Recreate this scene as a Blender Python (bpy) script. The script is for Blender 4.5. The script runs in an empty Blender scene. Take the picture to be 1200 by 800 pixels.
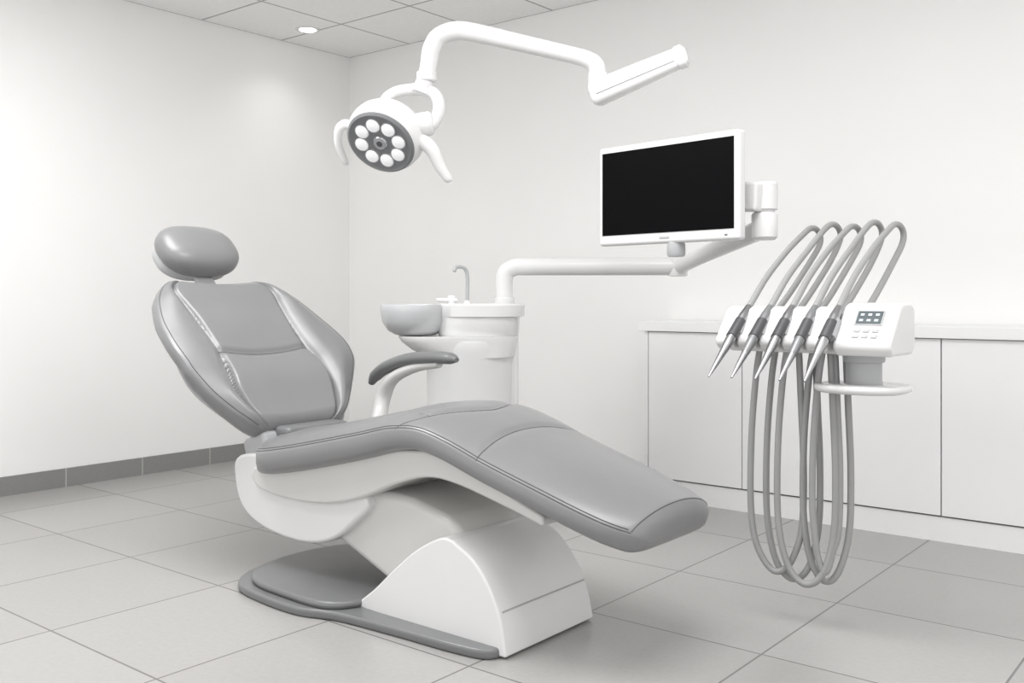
import bpy, bmesh, math
import numpy as np
from mathutils import Vector, Matrix

scene = bpy.context.scene
scene.view_settings.view_transform = 'Standard'
scene.view_settings.look = 'None'

# ------------------------------------------------------------------ materials
def mat(name, col, rough=0.5, metal=0.0, noise=0.0, nscale=8.0, bump=0.0, bscale=200.0, emis=None, estr=0.0, coat=0.0, spec=0.5, wr=0.0):
    m = bpy.data.materials.new(name); m.use_nodes = True
    nt = m.node_tree; b = nt.nodes['Principled BSDF']
    b.inputs['Roughness'].default_value = rough
    b.inputs['Metallic'].default_value = metal
    b.inputs['Specular IOR Level'].default_value = spec
    b.inputs['Coat Weight'].default_value = coat
    b.inputs['Coat Roughness'].default_value = 0.3
    tc = nt.nodes.new('ShaderNodeTexCoord')
    nz = nt.nodes.new('ShaderNodeTexNoise'); nz.inputs['Scale'].default_value = nscale; nz.inputs['Detail'].default_value = 4
    nt.links.new(tc.outputs['Object'], nz.inputs['Vector'])
    cr = nt.nodes.new('ShaderNodeValToRGB')
    c = list(col)
    cr.color_ramp.elements[0].position = 0.3; cr.color_ramp.elements[1].position = 0.7
    cr.color_ramp.elements[0].color = [max(0, v*(1-noise)) for v in c] + [1]
    cr.color_ramp.elements[1].color = [min(1, v*(1+noise)) for v in c] + [1]
    nt.links.new(nz.outputs['Fac'], cr.inputs['Fac'])
    nt.links.new(cr.outputs['Color'], b.inputs['Base Color'])
    if bump > 0:
        n2 = nt.nodes.new('ShaderNodeTexNoise'); n2.inputs['Scale'].default_value = bscale; n2.inputs['Detail'].default_value = 3
        nt.links.new(tc.outputs['Object'], n2.inputs['Vector'])
        bp = nt.nodes.new('ShaderNodeBump'); bp.inputs['Strength'].default_value = bump; bp.inputs['Distance'].default_value = 0.002
        nt.links.new(n2.outputs['Fac'], bp.inputs['Height']); nt.links.new(bp.outputs['Normal'], b.inputs['Normal'])
        if wr > 0:   # soft leather creases
            n3 = nt.nodes.new('ShaderNodeTexNoise'); n3.inputs['Scale'].default_value = 9; n3.inputs['Detail'].default_value = 2
            nt.links.new(tc.outputs['Object'], n3.inputs['Vector'])
            b2 = nt.nodes.new('ShaderNodeBump'); b2.inputs['Strength'].default_value = wr; b2.inputs['Distance'].default_value = 0.012
            nt.links.new(n3.outputs['Fac'], b2.inputs['Height']); nt.links.new(b2.outputs['Normal'], bp.inputs['Normal'])
    if emis:
        b.inputs['Emission Color'].default_value = (*emis, 1); b.inputs['Emission Strength'].default_value = estr
    return m

def tile_mat(name, c1, c2, grout, tw, th, off, mortar, rough, vec='XY', bump=0.1):
    m = bpy.data.materials.new(name); m.use_nodes = True
    nt = m.node_tree; b = nt.nodes['Principled BSDF']; b.inputs['Roughness'].default_value = rough
    tc = nt.nodes.new('ShaderNodeTexCoord'); mp = nt.nodes.new('ShaderNodeMapping')
    mp.inputs['Location'].default_value = off
    nt.links.new(tc.outputs['Object'], mp.inputs['Vector'])
    src = mp.outputs['Vector']
    if vec != 'XY':
        sp = nt.nodes.new('ShaderNodeSeparateXYZ'); cb = nt.nodes.new('ShaderNodeCombineXYZ')
        nt.links.new(src, sp.inputs[0])
        nt.links.new(sp.outputs['Y' if vec[0] == 'Y' else 'X'], cb.inputs[0]); nt.links.new(sp.outputs['Z'], cb.inputs[1])
        src = cb.outputs[0]
    br = nt.nodes.new('ShaderNodeTexBrick'); br.offset = 0; br.squash = 1
    br.inputs['Scale'].default_value = 1; br.inputs['Brick Width'].default_value = tw; br.inputs['Row Height'].default_value = th
    br.inputs['Mortar Size'].default_value = mortar; br.inputs['Mortar Smooth'].default_value = 0.1; br.inputs['Bias'].default_value = 0
    br.inputs['Color1'].default_value = (*c1, 1); br.inputs['Color2'].default_value = (*c2, 1); br.inputs['Mortar'].default_value = (*grout, 1)
    nt.links.new(src, br.inputs['Vector'])
    nz = nt.nodes.new('ShaderNodeTexNoise'); nz.inputs['Scale'].default_value = 60; nz.inputs['Detail'].default_value = 6
    nt.links.new(tc.outputs['Object'], nz.inputs['Vector'])
    mr = nt.nodes.new('ShaderNodeMapRange'); mr.inputs['To Min'].default_value = 0.93; mr.inputs['To Max'].default_value = 1.07
    nt.links.new(nz.outputs['Fac'], mr.inputs['Value'])
    mx = nt.nodes.new('ShaderNodeVectorMath'); mx.operation = 'SCALE'
    nt.links.new(br.outputs['Color'], mx.inputs[0]); nt.links.new(mr.outputs['Result'], mx.inputs['Scale'])
    nt.links.new(mx.outputs['Vector'], b.inputs['Base Color'])
    bp = nt.nodes.new('ShaderNodeBump'); bp.inputs['Strength'].default_value = bump; bp.inputs['Distance'].default_value = 0.002; bp.invert = True
    nt.links.new(br.outputs['Fac'], bp.inputs['Height']); nt.links.new(bp.outputs['Normal'], b.inputs['Normal'])
    return m

M_wall = mat('wall_paint', (0.88, 0.875, 0.865), 0.6, noise=0.01, nscale=2, bump=0.05, bscale=300)
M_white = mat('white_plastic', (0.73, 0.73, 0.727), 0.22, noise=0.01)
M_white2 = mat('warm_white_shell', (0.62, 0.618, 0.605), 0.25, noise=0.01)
M_lgrey = mat('light_grey_plastic', (0.42, 0.43, 0.435), 0.35, noise=0.01)
M_grey = mat('grey_plastic', (0.17, 0.174, 0.176), 0.33, noise=0.03)
M_leather = mat('grey_leather', (0.205, 0.207, 0.21), 0.34, noise=0.03, nscale=5, bump=0.12, bscale=350, wr=0.14, coat=0.2)
M_seam = mat('seam_thread', (0.09, 0.09, 0.095), 0.6, noise=0.05)
M_cab = mat('cabinet_laminate', (0.86, 0.86, 0.86), 0.4, noise=0.005)
M_gap = mat('shadow_gap', (0.18, 0.18, 0.18), 0.7)
M_screen = mat('screen_glass', (0.0015, 0.0015, 0.002), 0.4, spec=0.06)
M_hose = mat('grey_hose', (0.32, 0.322, 0.32), 0.45, noise=0.03)
M_steel = mat('brushed_steel', (0.40, 0.40, 0.41), 0.28, metal=1.0, noise=0.03)
M_dark = mat('dark_grey_metal', (0.10, 0.10, 0.105), 0.35, metal=0.4, noise=0.03)
M_handle = mat('handle_grey', (0.26, 0.265, 0.27), 0.35, metal=0.5)
M_lens = mat('lens_bezel', (0.17, 0.175, 0.18), 0.3)
M_led = mat('led_reflector', (0.80, 0.81, 0.82), 0.12, emis=(1, 1, 1), estr=0.18)
M_ledc = mat('led_rim', (0.45, 0.46, 0.47), 0.2, metal=0.5)
M_down = mat('downlight_glow', (1, 1, 1), 0.5, emis=(1, 0.98, 0.95), estr=6)
M_bowl = mat('basin_glass', (0.52, 0.53, 0.537), 0.15, noise=0.02, coat=0.5)
M_lcd = mat('lcd_display', (0.06, 0.08, 0.09), 0.2)
M_lcd2 = mat('lcd_digits', (0.6, 0.65, 0.68), 0.4)
M_floor = tile_mat('floor_tiles', (0.36, 0.352, 0.342), (0.385, 0.377, 0.367), (0.17, 0.165, 0.16), 0.6, 0.6, (1.185, -3.22+3.0, 0), 0.0035, 0.26)
M_ceil = tile_mat('ceiling_tiles', (0.88, 0.877, 0.87), (0.90, 0.897, 0.89), (0.38, 0.38, 0.375), 0.6, 0.6, (5.2, -4.6+6, 0), 0.007, 0.8)
M_base = tile_mat('skirting_tiles', (0.235, 0.235, 0.23), (0.255, 0.255, 0.25), (0.5, 0.5, 0.48), 0.45, 2.0, (0, 0.15, 0.5), 0.003, 0.5, vec='YZ')

# ------------------------------------------------------------------ helpers
class Grp:
    def __init__(s, name, loc, rot=None, local=False):
        e = bpy.data.objects.new(name, None); scene.collection.objects.link(e)
        M = Matrix.Translation(loc)
        if rot is not None:
            M = M @ rot.to_4x4()
        e.matrix_world = M; e.empty_display_size = 0.1
        s.e = e; s.inv = Matrix.Identity(4) if local else M.inverted()

def finish(name, me, m, g=None, smooth=True, bevel=0.0, seg=3, sub=0, angle=35):
    bm = bmesh.new(); bm.from_mesh(me); bmesh.ops.recalc_face_normals(bm, faces=bm.faces); bm.to_mesh(me); bm.free()
    o = bpy.data.objects.new(name, me); scene.collection.objects.link(o)
    me.materials.append(m)
    if smooth:
        for p in me.polygons: p.use_smooth = True
        try: me.set_sharp_from_angle(angle=math.radians(angle))
        except Exception: pass
    if bevel > 0:
        b = o.modifiers.new('bevel', 'BEVEL'); b.width = bevel; b.segments = seg; b.limit_method = 'ANGLE'; b.angle_limit = math.radians(30)
        b.harden_normals = False
        for p in me.polygons: p.use_smooth = True
        me_attr = me.attributes.get('sharp_edge')
        if me_attr: me.attributes.remove(me_attr)
        w = o.modifiers.new('wn', 'WEIGHTED_NORMAL'); w.keep_sharp = False
    if g is not None:
        o.parent = g.e; o.matrix_parent_inverse = g.inv
    return o

def mesh_from(name, verts, faces):
    me = bpy.data.meshes.new(name); me.from_pydata([tuple(v) for v in verts], [], faces); me.update(); return me

def box(name, c, size, m, g=None, bevel=0.0, rot=None, seg=3):
    hx, hy, hz = [v/2 for v in size]
    vs = [Vector((x, y, z)) for x in (-hx, hx) for y in (-hy, hy) for z in (-hz, hz)]
    if rot is not None: vs = [rot @ v for v in vs]
    vs = [v + Vector(c) for v in vs]
    fs = [(0, 1, 3, 2), (4, 6, 7, 5), (0, 4, 5, 1), (2, 3, 7, 6), (0, 2, 6, 4), (1, 5, 7, 3)]
    return finish(name, mesh_from(name, vs, fs), m, g, smooth=bevel > 0, bevel=bevel, seg=seg)

def rings(name, rl, m, g=None, cap=True, **kw):
    n = len(rl[0]); vs = [v for r in rl for v in r]; fs = []
    for i in range(len(rl)-1):
        for j in range(n):
            k = (j+1) % n
            fs.append((i*n+j, i*n+k, (i+1)*n+k, (i+1)*n+j))
    if cap:
        fs.append(tuple(range(n-1, -1, -1))); fs.append(tuple((len(rl)-1)*n + j for j in range(n)))
    return finish(name, mesh_from(name, vs, fs), m, g, **kw)

def catmull(pts, k=8):
    P = [Vector(p) for p in pts]; 
    if len(P) < 3:
        return [P[0].lerp(P[1], i/k) for i in range(k+1)]
    Q = [2*P[0]-P[1]] + P + [2*P[-1]-P[-2]]; out = []
    for i in range(1, len(Q)-2):
        for j in range(k):
            t = j/k; a, b, c, d = Q[i-1], Q[i], Q[i+1], Q[i+2]
            out.append(0.5*((2*b) + (c-a)*t + (2*a-5*b+4*c-d)*t*t + (3*b-a-3*c+d)*t**3))
    out.append(P[-1]); return out

def tube(name, pts, r, m, g=None, k=8, seg=16, smoothpath=True, rx=1.0):
    path = catmull(pts, k) if smoothpath else [Vector(p) for p in pts]
    n = len(path)
    if isinstance(r, (int, float)): rad = [float(r)]*n
    else: rad = [float(v) for v in np.interp(np.linspace(0, 1, n), np.linspace(0, 1, len(r)), r)]
    rl = []; T0 = (path[1]-path[0]).normalized()
    up = Vector((0, 0, 1)) if abs(T0.z) < 0.9 else Vector((1, 0, 0))
    N = (up - T0*up.dot(T0)).normalized()
    for i in range(n):
        T = (path[min(i+1, n-1)]-path[max(i-1, 0)])
        if T.length < 1e-9: T = T0.copy()
        T.normalize(); N = (N - T*N.dot(T)).normalized(); B = T.cross(N)
        rl.append([path[i] + (N*math.cos(a) + B*(rx*math.sin(a)))*rad[i] for a in [2*math.pi*j/seg for j in range(seg)]])
    return rings(name, rl, m, g, angle=50)

def lathe(name, prof, c, m, g=None, seg=48, sx=1.0, sy=1.0, rot=None, angle=35, bevel=0):
    rl = []
    for (r, z) in prof:
        ring = []
        for j in range(seg):
            a = 2*math.pi*j/seg; v = Vector((max(r, 1e-4)*sx*math.cos(a), max(r, 1e-4)*sy*math.sin(a), z))
            if rot is not None: v = rot @ v
            ring.append(v + Vector(c))
        rl.append(ring)
    return rings(name, rl, m, g, angle=angle)

def spline2(pts, k=6):
    return [(p.x, p.y) for p in catmull([(a, b, 0) for a, b in pts], k)]

def prism(axis, name, prof, c0, c1, m, g=None, bevel=0.01, seg=3):
    f = {'x': lambda a, b, c: (c, a, b), 'y': lambda a, b, c: (a, c, b), 'z': lambda a, b, c: (a, b, c)}[axis]
    n = len(prof); vs = [f(a, b, c0) for a, b in prof] + [f(a, b, c1) for a, b in prof]
    fs = [tuple(range(n)), tuple(range(2*n-1, n-1, -1))] + [(i, (i+1) % n, n+(i+1) % n, n+i) for i in range(n)]
    return finish(name, mesh_from(name, vs, fs), m, g, bevel=bevel, seg=seg)
def prism_y(*a, **k): return prism('y', *a, **k)
def prism_x(*a, **k): return prism('x', *a, **k)
def prism_z(*a, **k): return prism('z', *a, **k)

def closed_spline(pts, k=6):
    P = [Vector((a, b, 0)) for a, b in pts]; n = len(P); out = []
    for i in range(n):
        a, b, c, d = P[i-1], P[i], P[(i+1) % n], P[(i+2) % n]
        for j in range(k):
            t = j/k
            v = 0.5*((2*b) + (c-a)*t + (2*a-5*b+4*c-d)*t*t + (3*b-a-3*c+d)*t**3); out.append((v.x, v.y))
    return out

def herm(xs, ys):
    xs = [float(v) for v in xs]; ys = [float(v) for v in ys]; n = len(xs)
    d = [(ys[i+1]-ys[i])/(xs[i+1]-xs[i]) for i in range(n-1)]
    mm = [0.0]*n; mm[0] = d[0]; mm[-1] = d[-1]
    for i in range(1, n-1):
        mm[i] = 0.0 if d[i-1]*d[i] <= 0 else 2*d[i-1]*d[i]/(d[i-1]+d[i])
    def f(x):
        x = min(max(float(x), xs[0]), xs[-1]); i = 0
        while i < n-2 and x > xs[i+1]: i += 1
        h = xs[i+1]-xs[i]; t = (x-xs[i])/h
        return ys[i]*(2*t**3-3*t*t+1) + h*mm[i]*(t**3-2*t*t+t) + ys[i+1]*(-2*t**3+3*t*t) + h*mm[i+1]*(t**3-t*t)
    return f

def gs(x, s): return math.exp(-(x/s)**2)
def sstep(a, b, x):
    t = min(max((x-a)/(b-a), 0), 1); return t*t*(3-2*t)

class Cushion:
    """padded slab swept along an XZ path; width along Y; optional relief field on the upholstered side."""
    def __init__(s, pts, y0, w, t, crown, wrap=0, sign=1, ex=4, R=0.04, field=None, yo=None):
        s.path = catmull([(a, 0, b) for a, b in pts], 24)
        d = [0]
        for i in range(1, len(s.path)): d.append(d[-1] + (s.path[i]-s.path[i-1]).length)
        s.d = np.array(d)/d[-1]; s.L = d[-1]
        s.px = np.array([p.x for p in s.path]); s.pz = np.array([p.z for p in s.path])
        s.w, s.t, s.crown, s.wrap, s.sign, s.ex, s.R, s.y0, s.field, s.yo = w, t, crown, wrap, sign, ex, R, y0, field, yo
    def P(s, u): return Vector((float(np.interp(u, s.d, s.px)), s.y0 + (s.yo(u) if s.yo else 0), float(np.interp(u, s.d, s.pz))))
    def N(s, u):
        e = 0.02; a = s.P(max(u-e, 0)); b = s.P(min(u+e, 1)); T = (b-a).normalized()
        return Vector((-T.z, 0, T.x)).normalized()*s.sign
    def end(s, u):
        d = min(u, 1-u)*s.L
        return 1 if d >= s.R else math.sqrt(max(0.0004, 1-((s.R-d)/s.R)**2))
    def pt(s, u, a, eps=0):
        e = s.end(u); w = s.w(u) + eps; t = s.t(u) if callable(s.t) else s.t
        ca, sa = math.cos(a), math.sin(a); q = 2/s.ex
        yf = math.copysign(abs(ca)**q, ca); h = math.copysign(abs(sa)**q, sa)*(t*e/2+eps)
        if sa > 0:
            h += s.crown*e*(1-yf*yf)
            if s.field: h += s.field(u, yf)*e*sstep(0, .25, 1-abs(yf)) if abs(yf) > .75 else s.field(u, yf)*e
        wr = s.wrap(u) if callable(s.wrap) else s.wrap
        h += wr*yf*yf
        return s.P(u) + s.N(u)*(h - t/2) + Vector((0, yf*w, 0))
    def front(s, u, yf, eps=0.0):
        ca = abs(yf)**(s.ex/2); a = math.acos(math.copysign(min(ca, 1), yf))
        return s.pt(u, a, eps)
    def build(s, name, m, g, nu=70, na=56):
        rl = []
        half = [1-2*j/(na-1) for j in range(na)]
        ang = []
        for v in half:
            v2 = math.sin(v*math.pi/2)*.5 + v*.5
            ang.append(math.acos(math.copysign(min(1, abs(v2)**(s.ex/2)), v2)))
        ang += [math.pi + math.pi*(j+1)/25 for j in range(24)]
        for i in range(nu):
            u = 0.5-0.5*math.cos(math.pi*i/(nu-1)); u = 0.35*u + 0.65*i/(nu-1)
            rl.append([s.pt(u, a) for a in ang])
        return rings(name, rl, m, g, angle=80)
    def seam(s, name, uy, m, g, r=0.0017, eps=0.0, k=10):
        q = catmull([(a, b, 0) for a, b in uy], k)
        tube(name, [s.front(min(max(p.x, 0.004), 0.996), min(max(p.y, -1), 1), eps) for p in q], r, m, g, smoothpath=False, seg=8)

def Rz(a): return Matrix.Rotation(a, 3, 'Z')
YAW = math.radians(38.9)

# ------------------------------------------------------------------ room
XL, YB, H = -5.2, 4.6, 2.74
XR, YF = 2.0, -1.0
box('floor', ((XL+XR)/2, (YB+YF)/2, -0.05), (XR-XL+0.2, YB-YF+0.2, 0.1), M_floor)
box('ceiling', ((XL+XR)/2, (YB+YF)/2, H+0.05), (XR-XL+0.2, YB-YF+0.2, 0.1), M_ceil)
box('wall_left', (XL-0.05, (YB+YF)/2, H/2), (0.1, YB-YF, H), M_wall)
box('wall_back', ((XL+XR)/2, YB+0.05, H/2), (XR-XL, 0.1, H), M_wall)
box('baseboard_left', (XL+0.007, (YB+YF)/2, 0.05), (0.014, YB-YF, 0.10), M_base)
M_base2 = tile_mat('skirting_tiles_back', (0.235, 0.235, 0.23), (0.255, 0.255, 0.25), (0.5, 0.5, 0.48), 0.45, 2.0, (0, 0, 0.5), 0.003, 0.5, vec='XZ')
box('baseboard_back', ((XL+0.014-2.6)/2, YB-0.007, 0.05), (-2.6-XL-0.014, 0.014, 0.10), M_base2)

g = Grp('ceiling_downlight', (-4.85, 3.94, H))
lathe('trim_ring', [(0.05, -0.001), (0.055, -0.006), (0.075, -0.006), (0.078, 0.0)], (-4.85, 3.94, H), M_white, g)
lathe('glowing_disc', [(0.001, -0.0065), (0.054, -0.0065), (0.054, -0.002)], (-4.85, 3.94, H), M_down, g)

# cabinets
g = Grp('base_cabinet', (-1.0, 4.43, 0))
cx0, cx1, cf, CB = -2.58, 1.95, 4.29, YB-0.004
box('carcass', ((cx0+cx1)/2, (cf+0.02+CB)/2, 0.48), (cx1-cx0-.004, CB-cf-0.02, 0.76), M_gap, g)
box('side_panel', (cx0+0.009, (cf+CB)/2, 0.435), (0.018, CB-cf, 0.87), M_cab, g)
box('plinth', ((cx0+cx1)/2, (cf+0.012+CB)/2, 0.052), (cx1-cx0-0.002, CB-cf-0.012, 0.104), M_cab, g)
edges = [cx0+0.02, -2.04, -1.135, -0.23, 0.67, 1.57, 1.95]
for i in range(len(edges)-1):
    a, b = edges[i], edges[i+1]
    box('door_%d' % (i+1), ((a+b)/2, cf+0.01, 0.485), (b-a-0.005, 0.02, 0.745), M_cab, g, bevel=0.0015)
box('countertop', ((cx0-0.03+cx1)/2, (cf-0.02+CB)/2, 0.886), (cx1-cx0+0.03, CB-cf+0.02, 0.05), M_cab, g, bevel=0.003)

# ------------------------------------------------------------------ dental chair
YC = 2.4
g = Grp('dental_chair', (-2.3, YC, 0))
def knee_u(y): return .475 + .09*(1-abs(y)**1.6)
def calf_u(y): return .655 + .027*abs(y)**2.2
def seat_field(u, y):
    h = -.007*gs(u-knee_u(y), .010) - .007*gs(u-calf_u(y), .009)
    if u < knee_u(y): h += -.004*gs(abs(y)-.67, .02) + .006*sstep(.66, .74, abs(y))*sstep(0, .06, knee_u(y)-u)
    return h
seat = Cushion([(-2.965, .488), (-2.80, .514), (-2.63, .547), (-2.35, .607), (-2.20, .640), (-2.08, .645), (-1.96, .617), (-1.8, .562), (-1.57, .492), (-1.32, .412)],
               YC, herm([0, .03, .08, .2, .5, .7, .86, .93, .97, .99, 1], [.23, .275, .30, .305, .30, .29, .278, .262, .235, .205, .16]),
               herm([0, .3, .6, .8, 1], [.118, .112, .09, .085, .085]), .040, ex=4.2, R=.042, field=seat_field)
seat.build('seat_cushion', M_leather, g, nu=230, na=120)
def outline(c, name, yf=0.955, u0=0.02, u1=0.98):
    for sg in (-1, 1):
        c.seam(name + ('_near' if sg < 0 else '_far'), [(u0+(u1-u0)*i/24, sg*yf) for i in range(25)], M_seam, g, k=3)
outline(seat, 'piping', 0.97)
outline(seat, 'stitching', 0.945, .03, .975)
seat.seam('piping_foot', [(.98, -.96+1.92*i/20) for i in range(21)], M_seam, g, k=2)
seat.seam('seam_knee', [(knee_u(-.98+1.96*i/16), -.98+1.96*i/16) for i in range(17)], M_seam, g, k=4)
seat.seam('seam_calf', [(calf_u(-.98+1.96*i/16), -.98+1.96*i/16) for i in range(17)], M_seam, g, k=4)
for sg, n in ((-1, 'near'), (1, 'far')):
    seat.seam('seam_inner_'+n, [(.03+.48*i/10, sg*.67) for i in range(11)], M_seam, g, k=3)

cu = herm([0, .02, .2, .36, .5, .66, .80, .93, 1], [.80, .78, .66, .55, .51, .55, .64, .80, .84])
def cross_u(y): return .455 + .06*y*y
def back_field(u, y):
    a = abs(y); c = cu(u)
    h = .028*sstep(c-.02, c+.16, a) - .013*gs(a-c, .030)
    inside = 1-sstep(c-.03, c, a)
    h += inside*(-.014*gs(u-cross_u(y), .020) + .026*gs(u-.28, .15) + .010*gs(u-.68, .16))
    return h
bk = Cushion([(-2.955, .545), (-3.10, .665), (-3.26, .81), (-3.43, .965), (-3.575, 1.10)],
             YC, herm([0, .03, .12, .25, .36, .47, .62, .8, .9, .96, 1], [.18, .23, .30, .37, .41, .42, .405, .36, .31, .255, .18]), .115, .020,
             wrap=herm([0, .2, .42, .7, 1], [.05, .08, .10, .07, .05]), sign=-1, ex=3.2, R=.05, field=back_field, yo=herm([0, .15, .4, 1], [-.03, -.025, 0, 0]))
bk.build('backrest_cushion', M_leather, g, nu=170, na=150)
for sg in (-1, 1):
    n = 'near' if sg < 0 else 'far'
    bk.seam('back_piping_'+n, [(.015+.97*i/30, sg*.955) for i in range(31)], M_seam, g, k=3)
    bk.seam('back_panel_seam_'+n, [(.02+.92*i/24, sg*cu(.02+.92*i/24)) for i in range(25)], M_seam, g, k=4)
bk.seam('back_cross_seam', [(cross_u(y), y) for y in (-.51, -.35, -.2, 0, .2, .35, .51)], M_seam, g)
bs = Cushion([(-2.99, .46), (-3.16, .60), (-3.32, .74), (-3.49, .90), (-3.62, 1.03)],
             YC, herm([0, .1, .4, .75, .95, 1], [.15, .25, .36, .31, .20, .12]), .05, .0, wrap=.07, sign=-1, ex=3, R=.03)
bs.build('backrest_shell', M_lgrey, g)
# headrest
up = Vector((-.72, 0, .69)).normalized(); nn = Vector((up.z, 0, -up.x))
def superell(name, c, ax, ay, az, hs, e1, m, nu=24, nv=48, dent=0.0, e2=.75):
    rl = []
    def sp(v, p): return math.copysign(abs(v)**p, v)
    for i in range(nu+1):
        th = -math.pi/2*0.995 + math.pi*0.995*i/nu
        ring = []
        for j in range(nv):
            ph = 2*math.pi*j/nv
            x = sp(math.cos(th), e1)*sp(math.cos(ph), e2); y = sp(math.cos(th), e1)*sp(math.sin(ph), e2); z = sp(math.sin(th), e1)
            dz = -dent*(1-min(1, abs(x))**2) if z > 0 else 0
            ring.append(Vector(c) + ax*x*hs[0] + ay*y*hs[1] + az*(z*hs[2] + dz))
        rl.append(ring)
    return rings(name, rl, m, g, angle=80)
hc = Vector((-3.70, YC, 1.237))
superell('headrest_cushion', hc, Vector((0, 1, 0)), up, nn, (.184, .132, .082), .8, M_leather, dent=.010)
superell('headrest_shell', hc - nn*.060 - Vector((0, .006, 0)), Vector((0, 1, 0)), up, nn, (.168, .108, .045), .6, M_lgrey)
box('headrest_bar', (-3.655, YC, 1.11), (.02, .09, .26), M_lgrey, g, bevel=.006, rot=Matrix.Rotation(math.radians(-44), 3, 'Y'))
box('headrest_joint', hc - nn*.085 - up*.03, (.05, .12, .08), M_grey, g, bevel=.012, rot=Matrix.Rotation(math.radians(-44), 3, 'Y'))
box('back_hinge', (-3.0, YC, .45), (.14, .42, .14), M_lgrey, g, bevel=.02, rot=Matrix.Rotation(math.radians(-20), 3, 'Y'))
box('hinge_cover', (-2.93, YC, .50), (.10, .30, .10), M_grey, g, bevel=.02)

band = spline2([(-2.95, .415), (-2.965, .375), (-2.91, .335), (-2.75, .32), (-2.55, .33), (-2.38, .37), (-2.22, .435), (-2.08, .475), (-1.95, .47), (-1.75, .425), (-1.62, .39)], 4)
top = [(-1.62, .42), (-1.8, .49), (-1.96, .54), (-2.08, .56), (-2.2, .55), (-2.35, .52), (-2.63, .46), (-2.8, .43)]
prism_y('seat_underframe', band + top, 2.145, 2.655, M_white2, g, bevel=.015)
shell = closed_spline([(-3.07, .44), (-3.095, .34), (-3.04, .24), (-2.90, .185), (-2.70, .17), (-2.55, .20), (-2.44, .27), (-2.36, .36), (-2.5, .44), (-2.8, .46)], 6)
prism_y('seat_lower_shell', shell, 2.165, 2.635, M_white, g, bevel=.035, seg=5)
arm = [(-2.66, .24), (-2.30, .10), (-2.0, .08), (-1.92, .24), (-2.02, .345), (-2.2, .385), (-2.45, .40), (-2.64, .38)]
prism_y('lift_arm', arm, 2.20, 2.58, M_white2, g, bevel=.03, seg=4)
# pedestal cover: arched shroud whose near flank flares slightly outward towards the floor
prof = spline2([(-2.375, .028), (-2.285, .095), (-2.2, .172), (-2.10, .252), (-2.0, .304), (-1.95, .303)], 5)[:-1] + spline2([(-1.95, .303), (-1.865, .258), (-1.80, .19), (-1.755, .105), (-1.73, .006)], 6) + [(-1.82, .004), (-2.1, .016)]
def flare(z): return .016*(1-min(1, z/.31))**1.5
n = len(prof)
A_ = [(a, 2.130 - flare(b), b) for a, b in prof]
B_ = [(a, 2.560 + .3*flare(b), b) for a, b in prof]
fs = [tuple(range(n)), tuple(range(2*n-1, n-1, -1))] + [(i, (i+1) % n, n+(i+1) % n, n+i) for i in range(n)]
finish('pedestal_cover', mesh_from('pedestal_cover', A_ + B_, fs), M_white, g, bevel=.016, seg=4)
jl = (-1.7625, .125)
tube('pedestal_joint_line', [(jl[0], 2.14, jl[1]), (jl[0], 2.35, jl[1]), (jl[0], 2.555, jl[1])], .0025, M_lgrey, g)
plate = closed_spline([(-2.35, 2.03), (-2.1, 2.05), (-1.88, 2.06), (-1.765, 2.09), (-1.755, 2.2), (-1.76, 2.4), (-1.77, 2.54), (-1.87, 2.60), (-2.4, 2.64), (-2.8, 2.66), (-2.98, 2.58), (-3.02, 2.35), (-2.98, 2.15), (-2.88, 2.03), (-2.7, 1.99), (-2.5, 1.985)], 5)
prism_z('base_plate', plate, 0.0, 0.030, M_grey, g, bevel=.01)
lobe = closed_spline([(-2.42, 2.02), (-2.6, 2.015), (-2.8, 2.04), (-2.92, 2.14), (-2.965, 2.35), (-2.92, 2.55), (-2.75, 2.62), (-2.45, 2.62), (-2.34, 2.5), (-2.30, 2.3), (-2.34, 2.1)], 5)
prism_z('base_foot_cover', lobe, 0.028, 0.055, M_grey, g, bevel=.016, seg=4)

ya = 2.83
tube('armrest_pad', [(-3.06, ya, .665), (-3.03, ya, .70), (-2.96, ya, .74), (-2.84, ya, .775), (-2.70, ya, .79), (-2.60, ya, .79), (-2.565, ya, .785)], [.012, .024, .027, .027, .027, .024, .010], M_grey, g, rx=1.35)
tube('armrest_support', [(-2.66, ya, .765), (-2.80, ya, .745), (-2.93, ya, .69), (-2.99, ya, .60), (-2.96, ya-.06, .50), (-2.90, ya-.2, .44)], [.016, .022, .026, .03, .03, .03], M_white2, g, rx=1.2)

# ------------------------------------------------------------------ spittoon unit, local frame
R = Rz(YAW)
g = Grp('dental_spittoon_unit', (-2.864, 3.277, 0), R, local=True)
lathe('column', [(.19, 0), (.195, .02), (.192, .5), (.195, .76), (.205, .80), (.205, .84)], (-.02, 0, 0), M_white, g)
box('utility_post', (.115, .06, .47), (.17, .20, .94), M_white, g, bevel=.02)
box('post_foot', (.17, .03, .075), (.17, .20, .15), M_white, g, bevel=.02)
def oval(cx, hx, hy, z, ex=2.6, n=56, cy=0):
    out = []
    for j in range(n):
        a = 2*math.pi*j/n; c, s = math.cos(a), math.sin(a)
        out.append(Vector((cx+hx*math.copysign(abs(c)**(2/ex), c), cy+hy*math.copysign(abs(s)**(2/ex), s), z)))
    return out
rings('basin_body', [oval(-.02, .20, .19, .77), oval(-.045, .235, .195, .80), oval(-.065, .262, .20, .835), oval(-.07, .27, .205, .855), oval(-.07, .27, .205, .862)], M_white, g, angle=40)
rings('basin_deck', [oval(.02, .175, .17, .86), oval(.02, .182, .178, .87), oval(.02, .186, .182, .945), oval(.03, .197, .192, .95), oval(.03, .20, .195, .998), oval(.03, .193, .188, 1.006)], M_white, g, angle=40)
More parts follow.
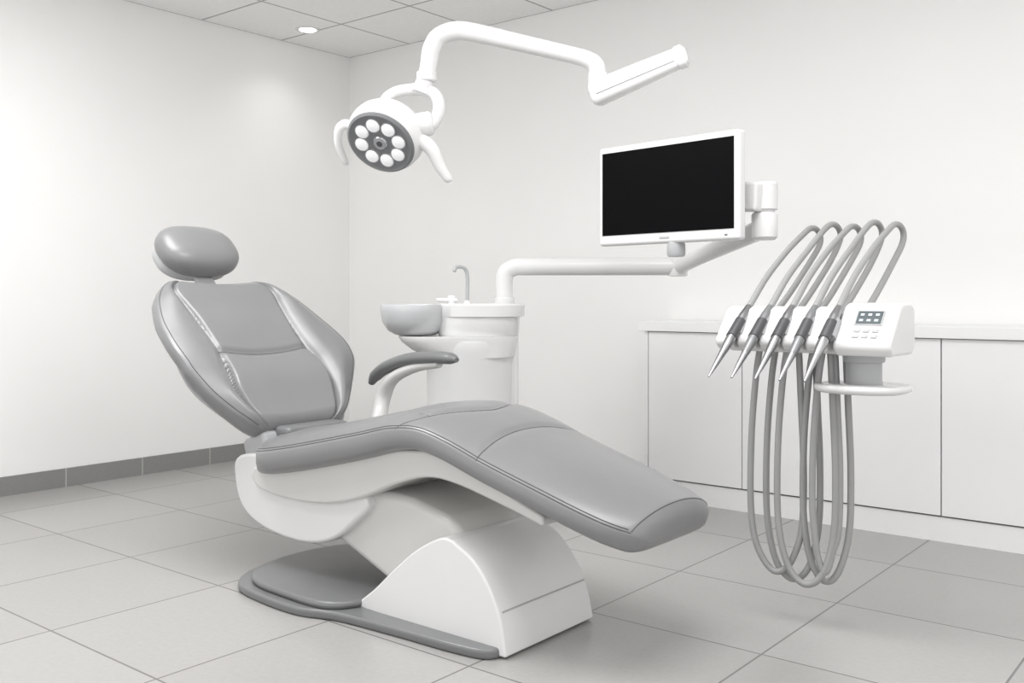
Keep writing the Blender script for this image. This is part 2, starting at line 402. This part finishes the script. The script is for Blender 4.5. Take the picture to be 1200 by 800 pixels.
lathe('basin_bowl', [(.02, .862), (.09, .866), (.125, .885), (.150, .925), (.158, .97), (.160, .995), (.157, 1.003), (.150, 1.003), (.145, .99), (.13, .93), (.08, .90), (.01, .892)], (-.262, -.03, 0), M_bowl, g)
lathe('basin_drain', [(.001, .896), (.018, .896), (.02, .893)], (-.262, -.03, 0), M_steel, g, seg=20)
tube('faucet', [(-.03, -.02, 1.0), (-.03, -.02, 1.06), (-.03, -.02, 1.12), (-.036, -.022, 1.155), (-.055, -.03, 1.17), (-.08, -.04, 1.168), (-.088, -.045, 1.15)], .0085, M_lgrey, g)
lathe('faucet_collar', [(.016, 1.0), (.016, 1.012), (.011, 1.02)], (-.03, -.02, 0), M_white, g, seg=20)
box('cup_filler', (-.12, -.03, 1.022), (.10, .04, .018), M_white, g, bevel=.008)
lathe('filler_knob', [(.02, 1.0), (.02, 1.035), (.014, 1.042), (.001, 1.043)], (-.10, -.03, 0), M_white, g, seg=24)

# ------------------------------------------------------------------ monitor with arm
g = Grp('computer_monitor', (-1.8, 3.13, 1.43))
A0 = Vector((-2.79, 3.40, 0))
EL = Vector((-2.115, 3.80, 1.172)); J = Vector((-1.463, 3.262, 0))
d = (EL - Vector((A0.x, A0.y, 1.172))).normalized()
p = [Vector((A0.x, A0.y, z)) for z in (1.0, 1.06, 1.11)] + [Vector((A0.x, A0.y, 1.15)) + d*.012, Vector((A0.x, A0.y, 1.172)) + d*.05, Vector((A0.x, A0.y, 1.174)) + d*.10] + [Vector((A0.x, A0.y, 1.174)).lerp(EL, t) for t in (.3, .6, .9, 1.0)]
tube('support_arm', p, .040, M_white, g, seg=24)
lathe('support_collar', [(.048, 1.0), (.048, 1.03), (.040, 1.035)], A0, M_white, g)
lathe('elbow_joint', [(.03, -.045), (.043, -.042), (.045, .0), (.043, .042), (.03, .048), (.001, .049)], EL, M_white, g)
J0 = Vector((J.x, J.y, 1.285))
tube('extension_arm', [EL + Vector((0, 0, -.005)), EL.lerp(J0, .3), EL.lerp(J0, .7), J0], [.034, .034, .036, .038], M_white, g, rx=.9)
lathe('joint_lower', [(.001, 1.238), (.035, 1.24), (.046, 1.25), (.047, 1.33), (.042, 1.338)], J, M_white, g)
lathe('joint_upper', [(.036, 1.33), (.036, 1.345), (.047, 1.35), (.047, 1.44), (.040, 1.448), (.001, 1.449)], J, M_white, g)
box('mount_bracket', (-1.585, 3.235, 1.40), (.27, .075, .105), M_white, g, bevel=.012, rot=Rz(math.radians(-9)) @ Matrix.Rotation(math.radians(4), 3, 'Y'))
rot = Rz(math.radians(-7.8))
C = Vector((-1.797, 3.13, 1.428))
def ml(x, y, z): return C + rot @ Vector((x, y, z))
box('monitor_frame', ml(0, .02, 0), (.648, .045, .386), M_white, g, bevel=.012, rot=rot)
box('screen_panel', ml(0.0, -.0025, .008), (.606, .004, .322), M_screen, g, rot=rot)
box('monitor_back', ml(.0, .065, 0), (.42, .06, .26), M_white, g, bevel=.02, rot=rot)
box('vesa_plate', ml(.12, .105, -.01), (.14, .05, .12), M_lgrey, g, bevel=.008, rot=rot)
box('monitor_badge', ml(0, -.003, -.172), (.045, .003, .008), M_lgrey, g, bevel=.001, rot=rot)
box('power_button', ml(.27, -.003, -.174), (.012, .003, .006), M_grey, g, bevel=.001, rot=rot)
lathe('monitor_knob', [(.001, -.055), (.03, -.053), (.034, -.045), (.034, -.01), (.028, 0.01)], ml(.03, .03, -.19), M_lgrey, g)

# ------------------------------------------------------------------ operating light (local frame)
g = Grp('dental_operating_light', (-2.788, 2.632, 1.68), R, local=True)
nrm = Vector((-.30, -.72, -.63)).normalized()      # lamp face direction
xa = Vector((1, 0, -.16)); xa = (xa - nrm*xa.dot(nrm)).normalized(); ya2 = (-nrm).cross(xa)
F = Matrix((xa, ya2, -nrm)).transposed()              # local z = away from face, +y = down/back
fc = Vector((0, -.03, -.04))
lathe('lamp_housing', [(.128, .0), (.142, .004), (.153, .03), (.157, .06), (.153, .09), (.140, .12), (.115, .15), (.085, .17), (.045, .182), (.001, .186)], fc, M_white, g, sx=1.0, sy=.94, rot=F, angle=60)
lathe('lens_bezel', [(.001, -.002), (.118, -.002), (.132, -.008), (.141, -.001), (.144, .012), (.14, .02)], fc, M_lens, g, sx=1.0, sy=.94, rot=F)
def lf(x, y, z): return fc + F @ Vector((x, y, z))
for i in range(8):
    a = 2*math.pi*(i+.5)/8
    q = lf(.083*math.cos(a), .077*math.sin(a), -.002)
    lathe('led_rim_%d' % (i+1), [(.001, -.003), (.031, -.003), (.032, 0)], q, M_ledc, g, seg=24, rot=F)
    lathe('led_%d' % (i+1), [(.001, -.012), (.014, -.011), (.024, -.008), (.0285, -.002), (.029, 0)], q, M_led, g, seg=24, rot=F)
lathe('led_center', [(.001, -.007), (.026, -.006), (.030, 0)], lf(0, 0, -.002), M_ledc, g, seg=20, rot=F)
lathe('led_center_lens', [(.001, -.009), (.012, -.008), (.014, -.004)], lf(0, 0, -.002), M_dark, g, seg=20, rot=F)
tube('handle_left', [lf(-.135, .0, .06), lf(-.175, .0, .055), lf(-.198, .03, .045), lf(-.192, .09, .03), lf(-.160, .15, .02), lf(-.150, .165, .02)], [.018, .020, .020, .018, .015, .008], M_white, g, rx=.8)
tube('handle_right', [lf(.12, -.02, .06), lf(.17, -.02, .05), lf(.205, .0, .04), lf(.245, .045, .02), lf(.288, .082, .005), lf(.298, .092, .0)], [.028, .030, .028, .023, .018, .009], M_white, g, rx=.8)
lathe('side_pivot', [(.001, -.035), (.042, -.033), (.048, -.02), (.048, .03), (.040, .04), (.001, .042)], (.165, -.01, .035), M_white, g, rot=Matrix.Rotation(math.radians(80), 3, 'Y'))
tube('yoke', [(-.0, .04, .10), (.01, .04, .145), (.05, .045, .175), (.11, .045, .185), (.17, .04, .183), (.215, .02, .155), (.228, -.0, .10), (.205, -.01, .04), (.17, -.01, .02)], [.016, .020, .022, .024, .026, .024, .024, .024, .022], M_white, g)
tube('neck', [(.15, .035, .17), (.165, .035, .21), (.175, .035, .245)], [.038, .034, .032], M_white, g)
lathe('neck_collar', [(.036, -.02), (.04, -.016), (.04, .016), (.036, .02)], (.176, .035, .235), M_white, g)
tube('main_arm', [(.176, .035, .24), (.185, .035, .29), (.196, .03, .345), (.225, .03, .39), (.285, .02, .412), (.36, .01, .405), (.55, -.03, .352), (.72, -.07, .302), (.80, -.09, .276), (.84, -.10, .248), (.848, -.10, .20)], [.033, .034, .036, .038, .038, .037, .034, .032, .032, .033, .033], M_white, g, seg=24)
lathe('arm_joint', [(.03, -.02), (.038, -.015), (.038, .06), (.03, .068)], (.848, -.10, .155), M_white, g)
a0 = Vector((.822, -.10, .130)); a1 = Vector((1.165, -.25, .252)); T = (a1-a0).normalized(); Sd = T.cross(Vector((0, 0, 1))).normalized(); Up = Sd.cross(T)
rl = []
for t, k1 in ((0, .55), (.02, .85), (.06, 1), (.5, .90), (.93, .76), (.985, .7), (1, .5)):
    h = .050*k1; w = .040*k1; c = a0.lerp(a1, t); ring = []
    for j in range(32):
        a = 2*math.pi*j/32; cc, ss = math.cos(a), math.sin(a)
        ring.append(c + Sd*w*math.copysign(abs(cc)**.55, cc) + Up*h*math.copysign(abs(ss)**.55, ss))
    rl.append(ring)
rings('spring_arm', rl, M_white, g, angle=60)
rl = []
for t in (.90, .905, .97, .975):
    c = a0.lerp(a1, t); k1 = .82 if t in (.90, .975) else .86
    rl.append([c + Sd*.040*k1*math.copysign(abs(math.cos(a))**.55, math.cos(a)) + Up*.050*k1*math.copysign(abs(math.sin(a))**.55, math.sin(a)) for a in [2*math.pi*j/32 for j in range(32)]])
rings('spring_arm_cap', rl, M_white, g, angle=40)
tube('spring_arm_joint_line', [a0.lerp(a1, t) + Sd*(.0402*k1) - Up*.012 for t, k1 in ((.08, 1), (.5, .90), (.88, .78))], .0022, M_lgrey, g)

# ------------------------------------------------------------------ delivery unit
g = Grp('dental_delivery_unit', (-1.16, 2.9, .9))
prof = [(2.815, .862), (2.795, .885), (2.80, .905), (2.895, 1.008), (2.925, 1.018), (3.0, 1.018), (3.03, 1.0), (3.035, .89), (3.01, .862)]
prism_x('control_head', prof, -1.045, -.875, M_white, g, bevel=.012, seg=4)
prism_x('manifold_body', [(2.87, .862), (2.86, .88), (2.93, .985), (3.0, .99), (3.02, .96), (3.02, .875), (3.0, .862)], -1.41, -1.03, M_white, g, bevel=.012)
xs = [-1.345, -1.272, -1.199, -1.126, -1.053]
modp = [(2.80, .872), (2.782, .888), (2.782, .905), (2.86, .996), (2.885, 1.006), (2.93, 1.006), (2.95, .98), (2.95, .88), (2.93, .866)]
for i, x in enumerate(xs):
    prism_x('holder_module_%d' % (i+1), modp, x-.070, x-.010, M_white, g, bevel=.010, seg=4)
    xi = x
    tube('cradle_%d' % (i+1), [(xi, 2.80, .915), (xi, 2.845, .965)], .019, M_lgrey, g)
    tipy = 2.63+.004*i
    B = Vector((xi, 2.875, 1.000)); Tp = Vector((xi-.014, tipy, .795))
    dd = (Tp-B)
    pt = lambda t: B + dd*t
    tube('instrument_handle_%d' % (i+1), [pt(-.02), pt(.12), pt(.3), pt(.5), pt(.66)], [.011, .016, .0165, .0155, .0115], M_handle if i % 2 else M_steel, g)
    tube('instrument_collar_%d' % (i+1), [pt(.20), pt(.22), pt(.42), pt(.44)], .0180, M_dark, g)
    tube('instrument_tip_%d' % (i+1), [pt(.64), pt(.8), pt(.92), pt(1.0)], [.0115, .0085, .0055, .0028], M_steel, g)
    e = -.008 + .010*(i % 2)
    hx = xi+.026
    tube('hose_loop_%d' % (i+1), [pt(-.02), pt(-.10), (xi, 3.02, 1.105), (xi+.006, 3.17, 1.195), (xi+.012, 3.295, 1.265+e), (xi+.017, 3.35, 1.289+e), (xi+.022, 3.395, 1.287+e), (hx, 3.42, 1.262+e), (hx, 3.405, 1.225+e), (hx, 3.315, 1.155), (hx, 3.155, 1.055), (hx, 3.03, .985), (hx, 2.98, .955)], .0105, M_hose, g, k=6, seg=12)
HL = [(-1.345, -1.20, .165, 2.90), (-1.30, -1.155, .145, 2.92), (-1.25, -1.095, .145, 2.89), (-1.18, -1.06, .155, 2.925), (-1.14, -1.085, .19, 2.90)]
for i, (xl, xr, zb, y) in enumerate(HL):
    w = xr-xl; c = (xl+xr)/2
    tube('hanging_hose_%d' % (i+1), [(xl+.03, y, .88), (xl+.015, y, .78), (xl, y, .6), (xl-.004, y, .4), (xl+.006, y, .28), (xl+.20*w, y+.004, zb+.045), (c-.05*w, y+.01, zb), (c+.22*w, y+.012, zb+.006), (xr-.06*w, y+.02, zb+.06), (xr+.012, y+.03, .32), (xr+.016, y+.03, .5), (xr+.008, y+.03, .7), (xr, y+.03, .88)], .0105, M_hose, g, k=6, seg=12)
sl = Vector((0, 2.895-2.80, 1.008-.905)); sl.normalize(); sn = Vector((0, -sl.z, sl.y))
Rs = Matrix((Vector((1, 0, 0)), sl, sn)).transposed()
def cs(x, t, off=0): return Vector((x, 2.80, .905)) + sl*t + sn*off
box('display_bezel', cs(-.955, .092, .001), (.082, .058, .004), M_lgrey, g, bevel=.002, rot=Rs)
box('display', cs(-.955, .092, .003), (.072, .048, .003), M_lcd, g, rot=Rs)
for a in range(3):
    for b_ in range(2):
        box('digit_%d_%d' % (a, b_), cs(-.977+.022*a, .080+.022*b_, .005), (.011, .008, .001), M_lcd2, g, rot=Rs)
for a in range(3):
    for b_ in range(2):
        box('button_%d_%d' % (a, b_), cs(-.982+.027*a, .020+.022*b_, .001), (.018, .012, .005), M_lgrey, g, bevel=.002, rot=Rs)
lathe('stem', [(.062, .864), (.06, .84), (.052, .835), (.052, .775), (.056, .768)], (-1.0, 2.945, 0), M_lgrey, g)
rings('tray', [oval(-1.0, .122, .115, .748, ex=2.4, cy=2.93), oval(-1.0, .136, .128, .754, ex=2.4, cy=2.93), oval(-1.0, .138, .130, .764, ex=2.4, cy=2.93), oval(-1.0, .134, .126, .771, ex=2.4, cy=2.93)], M_white, g, angle=60)

# ------------------------------------------------------------------ lights
def area(name, loc, size, power, rot=(0, 0, 0), sy=None, col=(1, 1, 1)):
    l = bpy.data.lights.new(name, 'AREA'); l.energy = power; l.size = size; l.color = col
    if sy: l.shape = 'RECTANGLE'; l.size_y = sy
    o = bpy.data.objects.new(name, l); o.location = loc; o.rotation_euler = rot; scene.collection.objects.link(o); return o
area('ceiling_fill_light', (-1.2, 2.0, H-.01), 1.2, 40, sy=1.2)  # this and the next two: unseen fill lights added to brighten the room
area('ceiling_fill_light.001', (-3.3, 1.5, H-.01), 1.2, 58, sy=1.2)
area('ceiling_fill_light.002', (0.6, 2.2, H-.01), 1.2, 12, sy=1.2)
l = bpy.data.lights.new('downlight_spot', 'SPOT'); l.energy = 8; l.spot_size = math.radians(130); l.spot_blend = 1; l.shadow_soft_size = .06; l.color = (1, .98, .95)
o = bpy.data.objects.new('downlight_spot', l); o.location = (-4.85, 3.94, H-.03); scene.collection.objects.link(o)

w = bpy.data.worlds.new('World'); scene.world = w; w.use_nodes = True
bg = w.node_tree.nodes['Background']; bg.inputs[0].default_value = (1.0, .995, .99, 1); bg.inputs[1].default_value = 1.34

cam = bpy.data.cameras.new('camera'); cam.lens = 33.75; cam.sensor_width = 36; cam.shift_y = -52/1200
co = bpy.data.objects.new('camera', cam); co.location = (0, 0, 1.035); co.rotation_euler = (math.pi/2, 0, YAW)
scene.collection.objects.link(co); scene.camera = co
